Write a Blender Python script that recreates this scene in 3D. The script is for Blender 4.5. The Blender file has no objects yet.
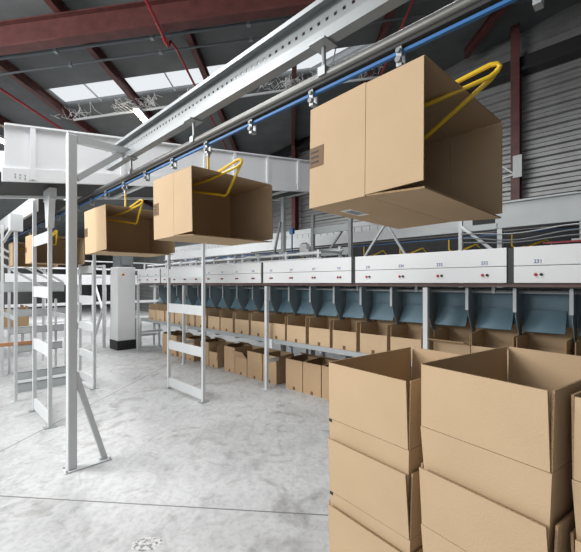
import bpy, math, random
from mathutils import Vector, Matrix
random.seed(7)
C = bpy.context.scene.collection
F, CX, HY, EYE = 370.0, 290.5, 283.0, 1.6
UX, UY = -0.7095, 0.7047          # direction along the sorter row, away from the viewer
L_ = math.hypot(UX, UY); UX /= L_; UY /= L_
RA = math.atan2(-UY, -UX)         # turn of the row frame (x = -u, y = m)

# ------------------------------------------------------------------ materials
def mat(name, col, rough=0.5, metal=0.0, var=0.0, vscale=6.0, bump=0.0, bscale=60.0, stretch=None, spec=None):
    m = bpy.data.materials.new(name); m.use_nodes = True
    nt = m.node_tree; b = nt.nodes['Principled BSDF']
    b.inputs['Base Color'].default_value = (*col, 1); b.inputs['Roughness'].default_value = rough
    b.inputs['Metallic'].default_value = metal
    if spec is not None: b.inputs['Specular IOR Level'].default_value = spec
    if var or bump:
        tc = nt.nodes.new('ShaderNodeTexCoord'); mp = nt.nodes.new('ShaderNodeMapping')
        nt.links.new(tc.outputs['Object'], mp.inputs['Vector'])
        if stretch: mp.inputs['Scale'].default_value = stretch
    if var:
        n = nt.nodes.new('ShaderNodeTexNoise'); n.inputs['Scale'].default_value = vscale
        n.inputs['Detail'].default_value = 6
        nt.links.new(mp.outputs['Vector'], n.inputs['Vector'])
        r = nt.nodes.new('ShaderNodeValToRGB')
        r.color_ramp.elements[0].position = .3; r.color_ramp.elements[1].position = .7
        r.color_ramp.elements[0].color = (*[max(0, c*(1-var)) for c in col], 1)
        r.color_ramp.elements[1].color = (*[min(1, c*(1+var)) for c in col], 1)
        nt.links.new(n.outputs['Fac'], r.inputs['Fac']); nt.links.new(r.outputs['Color'], b.inputs['Base Color'])
    if bump:
        n2 = nt.nodes.new('ShaderNodeTexNoise'); n2.inputs['Scale'].default_value = bscale
        nt.links.new(mp.outputs['Vector'], n2.inputs['Vector'])
        bp = nt.nodes.new('ShaderNodeBump'); bp.inputs['Strength'].default_value = bump; bp.inputs['Distance'].default_value = .01
        nt.links.new(n2.outputs['Fac'], bp.inputs['Height']); nt.links.new(bp.outputs['Normal'], b.inputs['Normal'])
    return m

def emit(name, col, s):
    m = bpy.data.materials.new(name); m.use_nodes = True
    b = m.node_tree.nodes['Principled BSDF']
    b.inputs['Base Color'].default_value = (*col, 1)
    b.inputs['Emission Color'].default_value = (*col, 1); b.inputs['Emission Strength'].default_value = s
    return m

M = {}
M['card'] = mat('cardboard', (.49, .357, .226), .85, 0, .035, 4, .10, 160, (1, 1, 1), .2)
M['card2'] = mat('cardboard_brown', (.44, .305, .185), .85, 0, .045, 4, .10, 160, (1, 1, 1), .2)
M['cut'] = mat('cardboard_cut_edge', (.33, .22, .12), .95, 0, .35, 220)
M['tape'] = mat('brown_tape', (.15, .085, .04), .6, 0, 0, 6, 0, 60, None, .2)
M['ink'] = mat('black_ink', (.015, .015, .015), .7)
M['sticker'] = mat('white_sticker', (.75, .75, .73), .5)
M['greyink'] = mat('grey_print', (.25, .27, .3), .7)
M['white'] = mat('white_paint', (.56, .58, .59), .4, 0, .03, 3)
M['white_lit'] = mat('white_paint_lit', (.78, .80, .82), .38, 0, .02, 2)  # white paint made lighter in place of light on the trough side
M['beamg'] = mat('galvanised_beam', (.30, .32, .33), .42, .5, .06, 8)  # galvanised steel darkened in place of shading from the overhead light
M['panelw'] = mat('white_panel_coat', (.70, .71, .72), .38, 0, .02, 2)
M['grey'] = mat('grey_paint', (.42, .45, .455), .45, 0, .05, 4)
M['greyd'] = mat('dark_grey_paint', (.20, .215, .225), .5, 0, .1, 4)
M['galv'] = mat('galvanised_steel', (.36, .38, .39), .42, .45, .05, 10)
M['steel'] = mat('dull_steel_tube', (.13, .13, .125), .42, .5, .1, 12)
M['black'] = mat('black_coat', (.012, .012, .013), .5)
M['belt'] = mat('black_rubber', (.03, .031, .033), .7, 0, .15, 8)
M['red'] = mat('oxide_red_steel', (.105, .034, .031), .5, 0, .25, 6)
M['redp'] = mat('red_pipe_paint', (.38, .02, .03), .4)
M['redbtn'] = mat('red_plastic', (.45, .01, .015), .35)
M['brownrail'] = mat('brown_red_rail', (.17, .10, .09), .45, 0, .15, 8)
M['chute'] = mat('blue_grey_sheet', (.095, .165, .205), .5, .1, .08, 5)
M['divider'] = mat('grey_sheet', (.22, .265, .29), .45, .3, .1, 8)
M['yellow'] = mat('yellow_wire_coat', (.72, .47, .02), .35)
M['blue'] = mat('blue_strip', (.022, .14, .38), .5)
M['bluetext'] = mat('blue_print', (.10, .17, .36), .6)
M['roof'] = mat('roof_panel', (.15, .16, .163), .85, 0, .16, 1.6, .25, 40)
M['wall'] = mat('profiled_wall_sheet', (.25, .255, .255), .42, .5, .14, 2.5)
M['concretewall'] = mat('plain_wall', (.25, .25, .25), .9, 0, .1, 1)
M['conduit'] = mat('conduit_grey', (.16, .18, .2), .5, .2)
M['net'] = mat('white_net_cord', (.9, .9, .9), .8)
M['tube'] = emit('lamp_tube', (1.0, .93, .72), 16)
M['dark'] = mat('shaded_underside', (.03, .03, .03), .8)
M['orange'] = mat('orange_wood', (.42, .20, .10), .6)

# frosted skylight sheet: lets the daylight through
sk = bpy.data.materials.new('frosted_skylight'); sk.use_nodes = True
nt = sk.node_tree; nt.nodes.remove(nt.nodes['Principled BSDF'])
tr = nt.nodes.new('ShaderNodeBsdfTranslucent'); tr.inputs['Color'].default_value = (.95, .97, 1, 1)
tp_ = nt.nodes.new('ShaderNodeBsdfTransparent'); mx_ = nt.nodes.new('ShaderNodeMixShader'); mx_.inputs[0].default_value = .9
nt.links.new(tr.outputs['BSDF'], mx_.inputs[1]); nt.links.new(tp_.outputs['BSDF'], mx_.inputs[2])
nt.links.new(mx_.outputs['Shader'], nt.nodes['Material Output'].inputs['Surface'])
M['sky'] = sk

# concrete floor with stains and two saw-cut joints
def floor_mat():
    m = bpy.data.materials.new('polished_concrete'); m.use_nodes = True
    nt = m.node_tree; N = nt.nodes; b = N['Principled BSDF']; lk = nt.links.new
    tc = N.new('ShaderNodeTexCoord')
    def noise(s, d, dist=0, vec=None, sc=None):
        n = N.new('ShaderNodeTexNoise'); n.inputs['Scale'].default_value = s; n.inputs['Detail'].default_value = d
        n.inputs['Distortion'].default_value = dist
        mp = N.new('ShaderNodeMapping'); lk(tc.outputs['Object'], mp.inputs['Vector'])
        if sc: mp.inputs['Scale'].default_value = sc
        lk(mp.outputs['Vector'], n.inputs['Vector']); return n.outputs['Fac']
    def ramp(v, a, ca, z, cz):
        r = N.new('ShaderNodeValToRGB'); e = r.color_ramp.elements
        e[0].position, e[1].position = a, z; e[0].color = (*ca, 1); e[1].color = (*cz, 1)
        lk(v, r.inputs['Fac']); return r.outputs['Color']
    def mul(a, c, f=1):
        x = N.new('ShaderNodeMix'); x.data_type = 'RGBA'; x.blend_type = 'MULTIPLY'; x.inputs['Factor'].default_value = f
        lk(a, x.inputs['A']); lk(c, x.inputs['B']); return x.outputs['Result']
    col = ramp(noise(.9, 8, .6), .34, (.47, .48, .485), .66, (.55, .56, .565))
    col = mul(col, ramp(noise(5, 9, 1.2, sc=(1.6, .8, 1)), .32, (.82, .82, .82), .6, (1, 1, 1)))
    col = mul(col, ramp(noise(26, 6, .5), .30, (.82, .82, .82), .52, (1, 1, 1)))
    col = mul(col, ramp(noise(2.2, 10, 2.5), .30, (.72, .71, .70), .45, (1, 1, 1)))
    sx = N.new('ShaderNodeSeparateXYZ'); lk(tc.outputs['Object'], sx.inputs[0])
    def math_(op, a, b_=None):
        x = N.new('ShaderNodeMath'); x.operation = op
        for i, v in enumerate((a, b_)):
            if v is None: continue
            if isinstance(v, (int, float)): x.inputs[i].default_value = v
            else: lk(v, x.inputs[i])
        return x.outputs[0]
    def line(nx, ny, c, w):
        d = math_('ADD', math_('MULTIPLY', sx.outputs['X'], nx), math_('MULTIPLY', sx.outputs['Y'], ny))
        d = math_('ABSOLUTE', math_('SUBTRACT', d, c)); return math_('LESS_THAN', d, w)
    a = math.radians(-5.4)
    n1 = (-math.sin(a), math.cos(a)); n2 = (math.cos(a), math.sin(a))
    j1 = line(*n1, n1[0]*-2.18 + n1[1]*2.78, .0065); j2 = line(*n2, n2[0]*-2.65 + n2[1]*4.6, .0065)
    j3 = line(*n1, n1[0]*-2.18 + n1[1]*8.4, .0065); j4 = line(*n2, n2[0]*3.2 + n2[1]*4.6, .0065)
    j = math_('MAXIMUM', math_('MAXIMUM', j1, j2), math_('MAXIMUM', j3, j4))
    dx = math_('MULTIPLY', math_('ADD', sx.outputs['X'], .88), 9.0); dy = math_('MULTIPLY', math_('SUBTRACT', sx.outputs['Y'], 2.27), 14.0)
    dd = math_('ADD', math_('MULTIPLY', dx, dx), math_('MULTIPLY', dy, dy))
    sc_ = math_('MULTIPLY', math_('LESS_THAN', math_('ADD', dd, math_('MULTIPLY', noise(30, 4), 1.6)), 1.5), .75)
    m2 = N.new('ShaderNodeMix'); m2.data_type = 'RGBA'; lk(sc_, m2.inputs['Factor']); lk(col, m2.inputs['A'])
    lk(ramp(noise(45, 3), .42, (.12, .12, .12), .55, (.62, .62, .61)), m2.inputs['B']); col = m2.outputs['Result']
    mx = N.new('ShaderNodeMix'); mx.data_type = 'RGBA'; lk(j, mx.inputs['Factor'])
    lk(col, mx.inputs['A']); mx.inputs['B'].default_value = (.16, .16, .16, 1)
    lk(mx.outputs['Result'], b.inputs['Base Color'])
    rr = N.new('ShaderNodeMapRange'); lk(noise(3, 6), rr.inputs['Value'])
    rr.inputs['To Min'].default_value = .30; rr.inputs['To Max'].default_value = .6
    lk(rr.outputs['Result'], b.inputs['Roughness'])
    b.inputs['Specular IOR Level'].default_value = .35
    return m
M['floor'] = floor_mat()

# ------------------------------------------------------------------ mesh helpers
class MB:
    def __init__(s): s.v, s.f = [], []
    def add(s, vs, fs):
        o = len(s.v); s.v += [tuple(v) for v in vs]; s.f += [tuple(i+o for i in f) for f in fs]; return s
    def hexa(s, p):
        return s.add(p, [(0,3,2,1),(4,5,6,7),(0,1,5,4),(1,2,6,5),(2,3,7,6),(3,0,4,7)])
    def box(s, x0, x1, y0, y1, z0, z1):
        if x0 > x1: x0, x1 = x1, x0
        if y0 > y1: y0, y1 = y1, y0
        if z0 > z1: z0, z1 = z1, z0
        return s.hexa([(x0,y0,z0),(x1,y0,z0),(x1,y1,z0),(x0,y1,z0),(x0,y0,z1),(x1,y0,z1),(x1,y1,z1),(x0,y1,z1)])
    def prism(s, poly, axis, a0, a1):
        """extrude a 2-D polygon along axis; poly lives in the two other axes in xyz order"""
        n = len(poly); vs = []
        for a in (a0, a1):
            for p, q in poly:
                vs.append({'x': (a,p,q), 'y': (p,a,q), 'z': (p,q,a)}[axis])
        fs = [tuple(range(n-1,-1,-1)), tuple(range(n,2*n))] + [(i,(i+1)%n,(i+1)%n+n,i+n) for i in range(n)]
        return s.add(vs, fs)
    def tube(s, pts, r, n=8, closed=False):
        pts = [Vector(p) for p in pts]; k = len(pts); rings = []
        for i, p in enumerate(pts):
            if closed: t = (pts[(i+1)%k]-pts[i-1]).normalized()
            else: t = (pts[min(i+1,k-1)]-pts[max(i-1,0)]).normalized()
            if i == 0:
                a = t.cross(Vector((0,0,1)))
                if a.length < .1: a = t.cross(Vector((1,0,0)))
                a.normalize()
            else:
                a = (a - t*a.dot(t)).normalized()
            b = t.cross(a); rings.append([p + a*r*math.cos(q*2*math.pi/n) + b*r*math.sin(q*2*math.pi/n) for q in range(n)])
        vs = [v for g in rings for v in g]; fs = []
        for i in range(k if closed else k-1):
            i2 = (i+1) % k
            for q in range(n): fs.append((i*n+q, i*n+(q+1)%n, i2*n+(q+1)%n, i2*n+q))
        if not closed: fs += [tuple(range(n-1,-1,-1)), tuple(range((k-1)*n, k*n))]
        return s.add(vs, fs)
    def bar(s, p, q, w, h, up=(0,0,1)):
        """square bar from p to q"""
        p, q = Vector(p), Vector(q); t = (q-p).normalized(); a = t.cross(Vector(up))
        if a.length < .05: a = t.cross(Vector((0,1,0)))
        a.normalize(); b = a.cross(t)
        a *= w/2; b *= h/2
        return s.hexa([p-a-b, p+a-b, q+a-b, q-a-b, p-a+b, p+a+b, q+a+b, q-a+b])
    def cyl(s, c, axis, r, l, n=12):
        c = Vector(c); d = {'x': Vector((1,0,0)), 'y': Vector((0,1,0)), 'z': Vector((0,0,1))}[axis]
        return s.tube([c, c+d*l], r, n)

BASE = {}
def mesh_of(name, mb, material, off=(0,0,0), smooth=False):
    me = bpy.data.meshes.new(name)
    me.from_pydata([(x-off[0], y-off[1], z-off[2]) for x, y, z in mb.v], [], mb.f)
    import bmesh
    bm = bmesh.new(); bm.from_mesh(me); bmesh.ops.recalc_face_normals(bm, faces=bm.faces); bm.to_mesh(me); bm.free()
    me.materials.append(material)
    if smooth:
        for p in me.polygons: p.use_smooth = True
        me.set_sharp_from_angle(angle=math.radians(40))
    me.update(); return me

def to_world(p, row=True):
    if not row: return Vector(p)
    x, y, z = p; return Vector((x*-UX + y*UY, x*-UY + y*-UX, z))
def P(u, m, z=0): return to_world((-u, m, z))
def u_at(px, m):
    a = (px-CX)/F; D = m/(a*UY + -UX); return D*(a*UX + UY)

def tags(o, label, cat, group=None):
    if len(label.split()) > 16: print('LONG', len(label.split()), label)
    o['label'] = label; o['category'] = cat
    if group: o['group'] = group
def thing(name, label, cat, base=(0,0,0), row=True, group=None):
    o = bpy.data.objects.new(name, None); C.objects.link(o); o.empty_display_size = .1
    o.location = to_world(base, row); o.rotation_euler = (0, 0, RA if row else 0)
    tags(o, label, cat, group); BASE[o.name] = base; return o
def part(name, mb, material, parent, label=None, smooth=False, bevel=0, base=None):
    off = base if base is not None else BASE.get(parent.name, (0,0,0))
    o = bpy.data.objects.new(name, mesh_of(name, mb, material, off, smooth)); C.objects.link(o); o.parent = parent
    BASE[o.name] = off
    if label: o['label'] = label
    if bevel: bev(o, bevel)
    return o
def bev(o, w):
    b = o.modifiers.new('bevel', 'BEVEL'); b.width = w; b.segments = 2; b.limit_method = 'ANGLE'; b.angle_limit = math.radians(50)
def solo(name, mb, material, label, cat, base=(0,0,0), row=True, group=None, smooth=False, bevel=0):
    o = bpy.data.objects.new(name, mesh_of(name, mb, material, base, smooth)); C.objects.link(o)
    o.location = to_world(base, row); o.rotation_euler = (0, 0, RA if row else 0)
    tags(o, label, cat, group)
    if bevel: bev(o, bevel)
    return o
def structure(name, mb, material, row=False):
    o = bpy.data.objects.new(name, mesh_of(name, mb, material)); C.objects.link(o)
    o.rotation_euler = (0, 0, RA if row else 0); o['kind'] = 'structure'; return o
def dup(root, loc, label, group=None):
    r = root.copy(); C.objects.link(r); r.location = loc; r['label'] = label
    if group: r['group'] = group
    for ch in list(root.children):
        c = ch.copy(); C.objects.link(c); c.parent = r
        for g in list(ch.children):
            d = g.copy(); C.objects.link(d); d.parent = c
    return r
ORD = ['first','second','third','fourth','fifth','sixth','seventh','eighth','ninth','tenth','eleventh','twelfth','thirteenth',
       'fourteenth','fifteenth','sixteenth','seventeenth','eighteenth','nineteenth','twentieth','twenty-first','twenty-second','twenty-third','twenty-fourth']

# ------------------------------------------------------------------ the hall
structure('floor', MB().box(-16, 18, -4, 34, -.2, 0), M['floor'])
def zr(X): return 6.05 + .14*X          # underside of the purlins
def slab(mb, x0, x1, y0, y1, dz=.2, t=.12):
    mb.hexa([(x0,y0,zr(x0)+dz),(x1,y0,zr(x1)+dz),(x1,y1,zr(x1)+dz),(x0,y1,zr(x0)+dz),
             (x0,y0,zr(x0)+dz+t),(x1,y0,zr(x1)+dz+t),(x1,y1,zr(x1)+dz+t),(x0,y1,zr(x0)+dz+t)])
PUR = [-6.5, -5.05, -3.42, -1.75, .08, 1.77, 3.9, 5.9]
Y0S, Y1S = 7.55, 8.3
cm = MB()
slab(cm, -16, 18, -4, Y0S); slab(cm, -16, 18, Y1S, 34); slab(cm, -16, PUR[1], Y0S, Y1S); slab(cm, PUR[5], 18, Y0S, Y1S)
structure('ceiling', cm, M['roof'])
for k in range(1, 5):
    w = MB(); slab(w, PUR[k]+.02, PUR[k+1]-.02, Y0S+.01, Y1S-.01, .24, .02)
    o = structure('window_%d' % k, w, M['sky'])
    fr = MB()
    xm = (PUR[k]+PUR[k+1])/2
    slab(fr, xm-.012, xm+.012, Y0S+.01, Y1S-.01, .215, .02)
    part('glazing_bar', fr, M['white'], o, base=(0,0,0))

# profiled wall along the far side of the hall (parallel to the sorter row)
prof = []; z = 0.0; per = .2
while z < 8.6:
    prof += [(9.0, z), (9.0, z+.07), (9.045, z+.10), (9.045, z+.17)]; z += per
prof += [(9.0, z), (9.2, z), (9.2, 0)]
wm = MB(); n = len(prof); x0, x1 = -30, 12
wm.v = [(x0, y, q) for y, q in prof] + [(x1, y, q) for y, q in prof]
wm.f = [(i, (i+1) % n, (i+1) % n + n, i+n) for i in range(n)]
structure('wall_right', wm, M['wall'], row=True)
structure('wall_blocker', MB().box(-.6, 15, -4, -3.85, 0, 8), M['concretewall'])  # unseen partial wall added to keep light out from behind right
structure('wall_left', MB().box(-16, -15.8, 7, 34, 0, 4), M['concretewall'])  # stops short so that sky light enters from the near left
structure('wall_back', MB().box(-16, 18, 33.8, 34, 0, 9), M['concretewall'])
tm = MB(); tm.box(-30, 12, 8.7, 8.99, 5.95, 6.02); tm.box(-30, 12, 8.82, 8.9, 6.02, 6.3)
structure('trim_1', tm, M['black'], row=True)

def ibeam(mb, x0, x1, y, zb_off, h, w, t=.02):
    for a, b in ((zb_off, zb_off+t), (zb_off+h-t, zb_off+h)):
        mb.hexa([(x0,y-w/2,zr(x0)+a),(x1,y-w/2,zr(x1)+a),(x1,y+w/2,zr(x1)+a),(x0,y+w/2,zr(x0)+a),
                 (x0,y-w/2,zr(x0)+b),(x1,y-w/2,zr(x1)+b),(x1,y+w/2,zr(x1)+b),(x0,y+w/2,zr(x0)+b)])
    a, b = zb_off+t, zb_off+h-t
    mb.hexa([(x0,y-t/2,zr(x0)+a),(x1,y-t/2,zr(x1)+a),(x1,y+t/2,zr(x1)+a),(x0,y+t/2,zr(x0)+a),
             (x0,y-t/2,zr(x0)+b),(x1,y-t/2,zr(x1)+b),(x1,y+t/2,zr(x1)+b),(x0,y+t/2,zr(x0)+b)])
    return mb
solo('roof_rafter', ibeam(MB(), -15.7, 6.4, 5.5, -.40, .38, .18), M['red'],
     'deep dark red steel rafter crossing the top left of the view under the roof', 'beam', (-4, 5.5, zr(-4)-.40), False)
plab = ['leftmost dark red roof purlin, above the left end of the white conveyor trough',
        'dark red roof purlin meeting the left end of the long skylight strip',
        'dark red roof purlin with the lit fluorescent lamp at its end',
        'dark red roof purlin beside the red pipe crossing the left skylight',
        'dark red roof purlin just above the right end of the white trough',
        'dark red roof purlin at the right end of the skylight, above the nearest hanging carton',
        'dark red roof purlin running to the top right near the profiled wall',
        'dark red roof purlin closest to the profiled wall, top right corner']
for X, lb in zip(PUR, plab):
    m = MB(); z0 = zr(X); ye = min(33, (8.6-.7047*X)/.7095)
    m.box(X-.05, X+.05, -3.9, ye, z0, z0+.012); m.box(X-.05, X+.05, -3.9, ye, z0+.17, z0+.185); m.box(X-.008, X+.008, -3.9, ye, z0+.012, z0+.17)
    solo('roof_purlin', m, M['red'], lb, 'beam', (X, 8, z0), False, 'dark red roof purlins')
for y, r, lb in ((6.15, .028, 'thicker grey conduit pipe running under the roof just behind the red rafter'),
                 (6.55, .02, 'thinner grey conduit pipe under the roof, farther from the red rafter')):
    t = thing('conduit_pipe', lb, 'pipe', (-4, y, zr(-4)-.04), False)
    part('pipe', MB().tube([(-15, y, zr(-15)-.04), (5.4, y, zr(5.4)-.04)], r, 8), M['conduit'], t, smooth=True)
    for X in (-5.6, -3.9, -2.3, -.7):
        part('clip', MB().box(X-.03, X+.03, y-r-.008, y+r+.008, zr(X)-.04-r-.01, zr(X)-.0), M['galv'], t)
def pipe(pts, r, lb, knobs=()):
    t = thing('sprinkler_pipe', lb, 'pipe', pts[0], False)
    part('pipe', MB().tube(pts, r, 8), M['redp'], t, smooth=True)
    for p in knobs: part('coupling', MB().tube([Vector(p)-Vector((0,.05,0)), Vector(p)+Vector((0,.05,0))], r*1.6, 8), M['redp'], t, smooth=True)
pipe([(-1.83,3.4,5.27),(-1.9,5.72,5.27),(-1.95,5.95,5.42),(-1.97,6.06,5.56),(-1.95,6.3,5.60),(-1.92,8.9,5.60),(-1.9,13,5.6)], .022, 'red sprinkler pipe dropping past the rafter and across the left skylight', [(-1.897,5.6,5.27)])
pipe([(-5.35,5.9,5.17),(-5.25,14,5.17)], .026, 'red sprinkler pipe slanting down to the white trough at the far left')
pipe([(1.98,5.2,6.18),(2.0,9.8,6.18)], .02, 'thin red pipe above the nearest hanging carton beside the right skylight')
# white rail with a bunched safety net below the skylight
t = thing('net_rail', 'white rail with safety net bunched along it under the skylight strip', 'rail', (-2, 8.45, zr(-2)-.02), False)
part('rail', MB().tube([(-4.95, 8.45, zr(-4.95)-.03), (2.6, 8.45, zr(2.6)-.03)], .028, 8), M['white'], t, smooth=True)
nm = MB()
for i in range(75):
    X = random.choice([-4.75,-4.5,-3.5,-3.3,-2.2,-.3,-.1,.1,.4,1.5]) + random.gauss(0, .22); 
    X = min(1.9, max(-5, X)); z0 = zr(X)-.03
    q = [(X, 8.44, z0)]
    for j in range(5):
        X += random.gauss(0, .10); q.append((X, 8.42-random.random()*.4, zr(X)-.05+random.random()*.16))
    nm.tube(q, .0045, 4)
nt_ = part('net', nm, M['net'], t); nt_['kind'] = 'stuff'
pm = [(-5.0,8.45),(-5.0,7.6)]
def lamp(p, lb, ln=.95):
    t = thing('fluorescent_lamp', lb, 'lamp', p, False, 'fluorescent roof lamps')
    x, y, z = p
    part('housing', MB().box(x-.07, x+.07, y-ln/2-.03, y+ln/2+.03, z+.05, z+.1), M['white'], t)
    part('tube', MB().box(x-.055, x+.055, y-ln/2, y+ln/2, z, z+.048), M['tube'], t, label='glowing warm white tube')
    hm = MB()
    for s in (-.35, .35): hm.tube([(x, y+s, z+.1), (x, y+s, zr(x)+.0)], .006, 5)
    part('hanger', hm, M['galv'], t)
lamp((-3.40, 8.62, 5.37), 'lit fluorescent lamp hanging under the roof right below the skylight strip')
lamp((-7.0, 9.0, 5.02), 'lit fluorescent lamp at the left edge, beside the end of the white trough')
# wall columns
def wcol(u, lb):
    t = thing('wall_column', lb, 'column', (-u, 8.9, 0), True, 'red wall columns')
    m = MB(); x = -u
    m.box(x-.08, x+.08, 8.62, 8.64, .02, 6.9); m.box(x-.08, x+.08, 8.82-.02+.01, 8.82+.0, .02, 5.94); m.box(x-.01, x+.01, 8.64, 8.81, .02, 6.4)
    part('shaft', m, M['red'], t)
    part('base_plate', MB().box(x-.14, x+.14, 8.56, 8.86, 0, .02), M['red'], t)
wcol(2.08, 'dark red steel column against the profiled wall at the upper right')
wcol(u_at(297, 8.8), 'dark red steel column far off in the gap between the hanging cartons')
t = thing('wall_bracket', 'small white triangular bracket fixed to the upper right red column', 'bracket', (-2.08, 8.55, 3.8), True)
x = -2.08
part('plate', MB().box(x-.03, x+.13, 8.585, 8.615, 3.75, 4.2), M['white'], t)
part('strut', MB().bar((x-.03, 8.6, 3.85), (x-.32, 8.6, 4.12), .03, .03).bar((x-.03, 8.6, 3.82), (x-.36, 8.6, 3.76), .03, .03).bar((x-.34,8.6,3.74),(x-.3,8.6,4.14),.03,.03), M['galv'], t)

# ------------------------------------------------------------------ cartons
TH = .006
_cache = {}
def panel_flap(kind, w, d, h, f, ang, t=TH):
    """one flap hinged on the top edge of a wall; ang = lean outwards from upright"""
    m = MB(); a = math.radians(ang); c, s = math.cos(a), math.sin(a)
    def pt(along, r, o):      # r along flap, o through thickness (outwards positive)
        oo = r*s + o*c; zz = h + r*c - o*s
        if kind == 'front': return (along, -d/2 - oo, zz)
        if kind == 'back': return (along, d/2 + oo, zz)
        if kind == 'left': return (-w/2 - oo, along, zz)
        return (w/2 + oo, along, zz)
    half = (w if kind in ('front','back') else d)/2 - .004
    e = .004
    m.hexa([pt(-half, .002, -t), pt(half, .002, -t), pt(half, .002, 0), pt(-half, .002, 0),
            pt(-half+e, f, -t), pt(half-e, f, -t), pt(half-e, f, 0), pt(-half+e, f, 0)])
    return m
def carton(label, w, d, h, flaps, group=None, mat_='card', cat='carton', marks=False, tape=True, name='carton', taper=0.0):
    """cardboard box standing on the origin, open at the top. flaps: side -> (length, lean)"""
    o = bpy.data.objects.new(name, None); C.objects.link(o); tags(o, label, cat, group); BASE[o.name] = (0,0,0)
    def get(key, fn, nm, mt, bevel=0):
        if key not in _cache:
            me = _cache[key] = mesh_of(nm, fn(), M[mt])
            if nm == 'flap':
                me.materials.append(M['cut'])
                ar = sorted(p.area for p in me.polygons)
                for p in me.polygons:
                    if p.area < ar[-2]*.5: p.material_index = 1
        c = bpy.data.objects.new(nm, _cache[key]); C.objects.link(c); c.parent = o
        if bevel: bev(c, bevel)
        return c
    def body():
        m = MB(); e = taper
        b0 = (w/2-e, d/2-e); b1 = (w/2, d/2)
        def ring(bx_, by_, z_, i=0): return [(-bx_+i,-by_+i,z_),(bx_-i,-by_+i,z_),(bx_-i,by_-i,z_),(-bx_+i,by_-i,z_)]
        vs = ring(*b0, 0) + ring(*b1, h) + ring(*b1, h, TH) + ring(*b0, TH, TH)
        fs = [(3,2,1,0)]
        for k in range(3):
            for i in range(4): fs.append((k*4+i, k*4+(i+1)%4, k*4+4+(i+1)%4, k*4+4+i))
        fs.append((12,13,14,15)); m.add(vs, fs); return m
    get(('b', w, d, h, mat_, taper), body, 'body', mat_)
    for k, (f, ang) in flaps.items():
        get((k, w, d, h, f, ang, mat_), lambda k=k, f=f, ang=ang: panel_flap(k, w, d, h, f, ang), 'flap', mat_)
    if tape:
        get(('t', w, d, h), lambda: MB().box(-.022, .022, -d/2-.0015, -d/2, .003+taper*0, .05), 'tape', 'tape')
    if marks:
        get(('k', w, d, h), lambda: MB().box(-w/2+.004, -w/2+.022, -d/2-.0012, -d/2, h-.012, h+.0), 'print_mark', 'ink')
    return o

# ---- stacks of nested open cartons at the lower right
def stack(corner, d1, w, dep, specs, where, group, leanlist, marks=False):
    """corner: left end of the face turned to the viewer; d1: direction along that face to its near end"""
    d1 = Vector((*d1, 0)).normalized(); d2 = Vector((-d1.y, d1.x, 0))
    rz = math.atan2(d1.y, d1.x)
    c = Vector((*corner, 0)) + d1*w/2 + d2*dep/2
    for i, (z0, h, f) in enumerate(specs):
        lv = ['bottom', 'middle', 'top'][i] if len(specs) == 3 else ['bottom','top'][i]
        e = (2-i)*.0
        ln = leanlist[i]
        o = carton('large open carton, %s of the nested stack %s' % (lv, where), w, dep, h,
                   {'front': (f, ln[0]), 'back': (f, ln[1]), 'left': (f, ln[2]), 'right': (f, ln[3])}, group, 'card', tape=False, marks=marks, taper=.018)
        jx = random.uniform(-.004, .004)
        o.location = (c.x+d1.x*jx, c.y+d1.y*jx, z0); o.rotation_euler = (0, 0, rz + random.uniform(-.004, .004))
S1 = 1.62
stack((.104*S1, S1), (.62, -.785), .405, .622,
      [(0, .40, .243), (.405, .288, .235), (.70, .308, .245)], 'at the left of the foreground', 'cartons nested in foreground stacks',
      [(4, 2, 2.5, 1.5), (4, 2, 2.5, 1.5), (1.5, 1, 1, 1)], True)
S2 = 1.245
stack((.3527*S2, S2), (.57, -.82), .385, .60,
      [(0, .44, .20), (.445, .345, .20), (.797, .322, .209)], 'in the middle of the foreground', 'cartons nested in foreground stacks',
      [(6, 2, 1.5, 2.5), (6, 2, 1.5, 2.5), (1.5, 1, 1, 1)])
S3 = .925
stack((.762*S3, S3), (.57, -.82), .40, .56,
      [(0, .41, .21), (.415, .345, .21), (.763, .345, .21)], 'at the right edge of the foreground', 'cartons nested in foreground stacks',
      [(4, 2, 2.5, 2.5), (4, 2, 2.5, 2.5), (1.5, 1, 1, 1)])

# ---- overhead beam, tube rail, blue strip
RM, RZ = 1.40, 2.61
t = thing('overhead_beam', 'galvanised perforated channel beam running overhead from upper right to the white trough', 'beam', (-2, 1.42, 2.72), True)
bm_ = MB(); xa, xb = -4.0, 2.2
ml, mr, zb, zt_ = 1.355, 1.415, 2.755, 2.965
bm_.box(xa,xb,ml,mr,zb,zb+.005); bm_.box(xa,xb,ml,ml+.005,zb+.005,zb+.052); bm_.box(xa,xb,ml,mr,zt_-.005,zt_)
bm_.box(xa,xb,ml,ml+.005,zt_-.025,zt_-.005); bm_.box(xa,xb,mr-.005,mr,zb+.005,2.885); bm_.box(xa,xb,mr-.005,mr,2.902,zt_-.005)
x = xa
while x < xb-.06:
    bm_.box(x, x+.034, mr-.005, mr, 2.885, 2.902); x += .052
part('channel', bm_, M['beamg'], t)
ru = [0.2, 1.15, 2.22, 3.2, 4.15]
t = thing('overhead_rail', 'dull steel conveyor tube rail with hangers running beneath the galvanised beam', 'rail', (-2, RM, RZ), True)
part('tube', MB().tube([(2.2,RM,RZ),(-11.5,RM,RZ)], .026, 12), M['steel'], t, smooth=True)
part('guide_strip', MB().box(-11.5,2.2,RM-.022,RM+.022,RZ-.046,RZ-.032), M['dark'], t, label='dark flat strip under the tube')  # strip and web coloured dark to give the tube a shaded underside
wb = MB(); wb.box(-11.5,2.2,RM-.006,RM+.006,RZ-.032,RZ-.024); part('web', wb, M['dark'], t)
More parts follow.
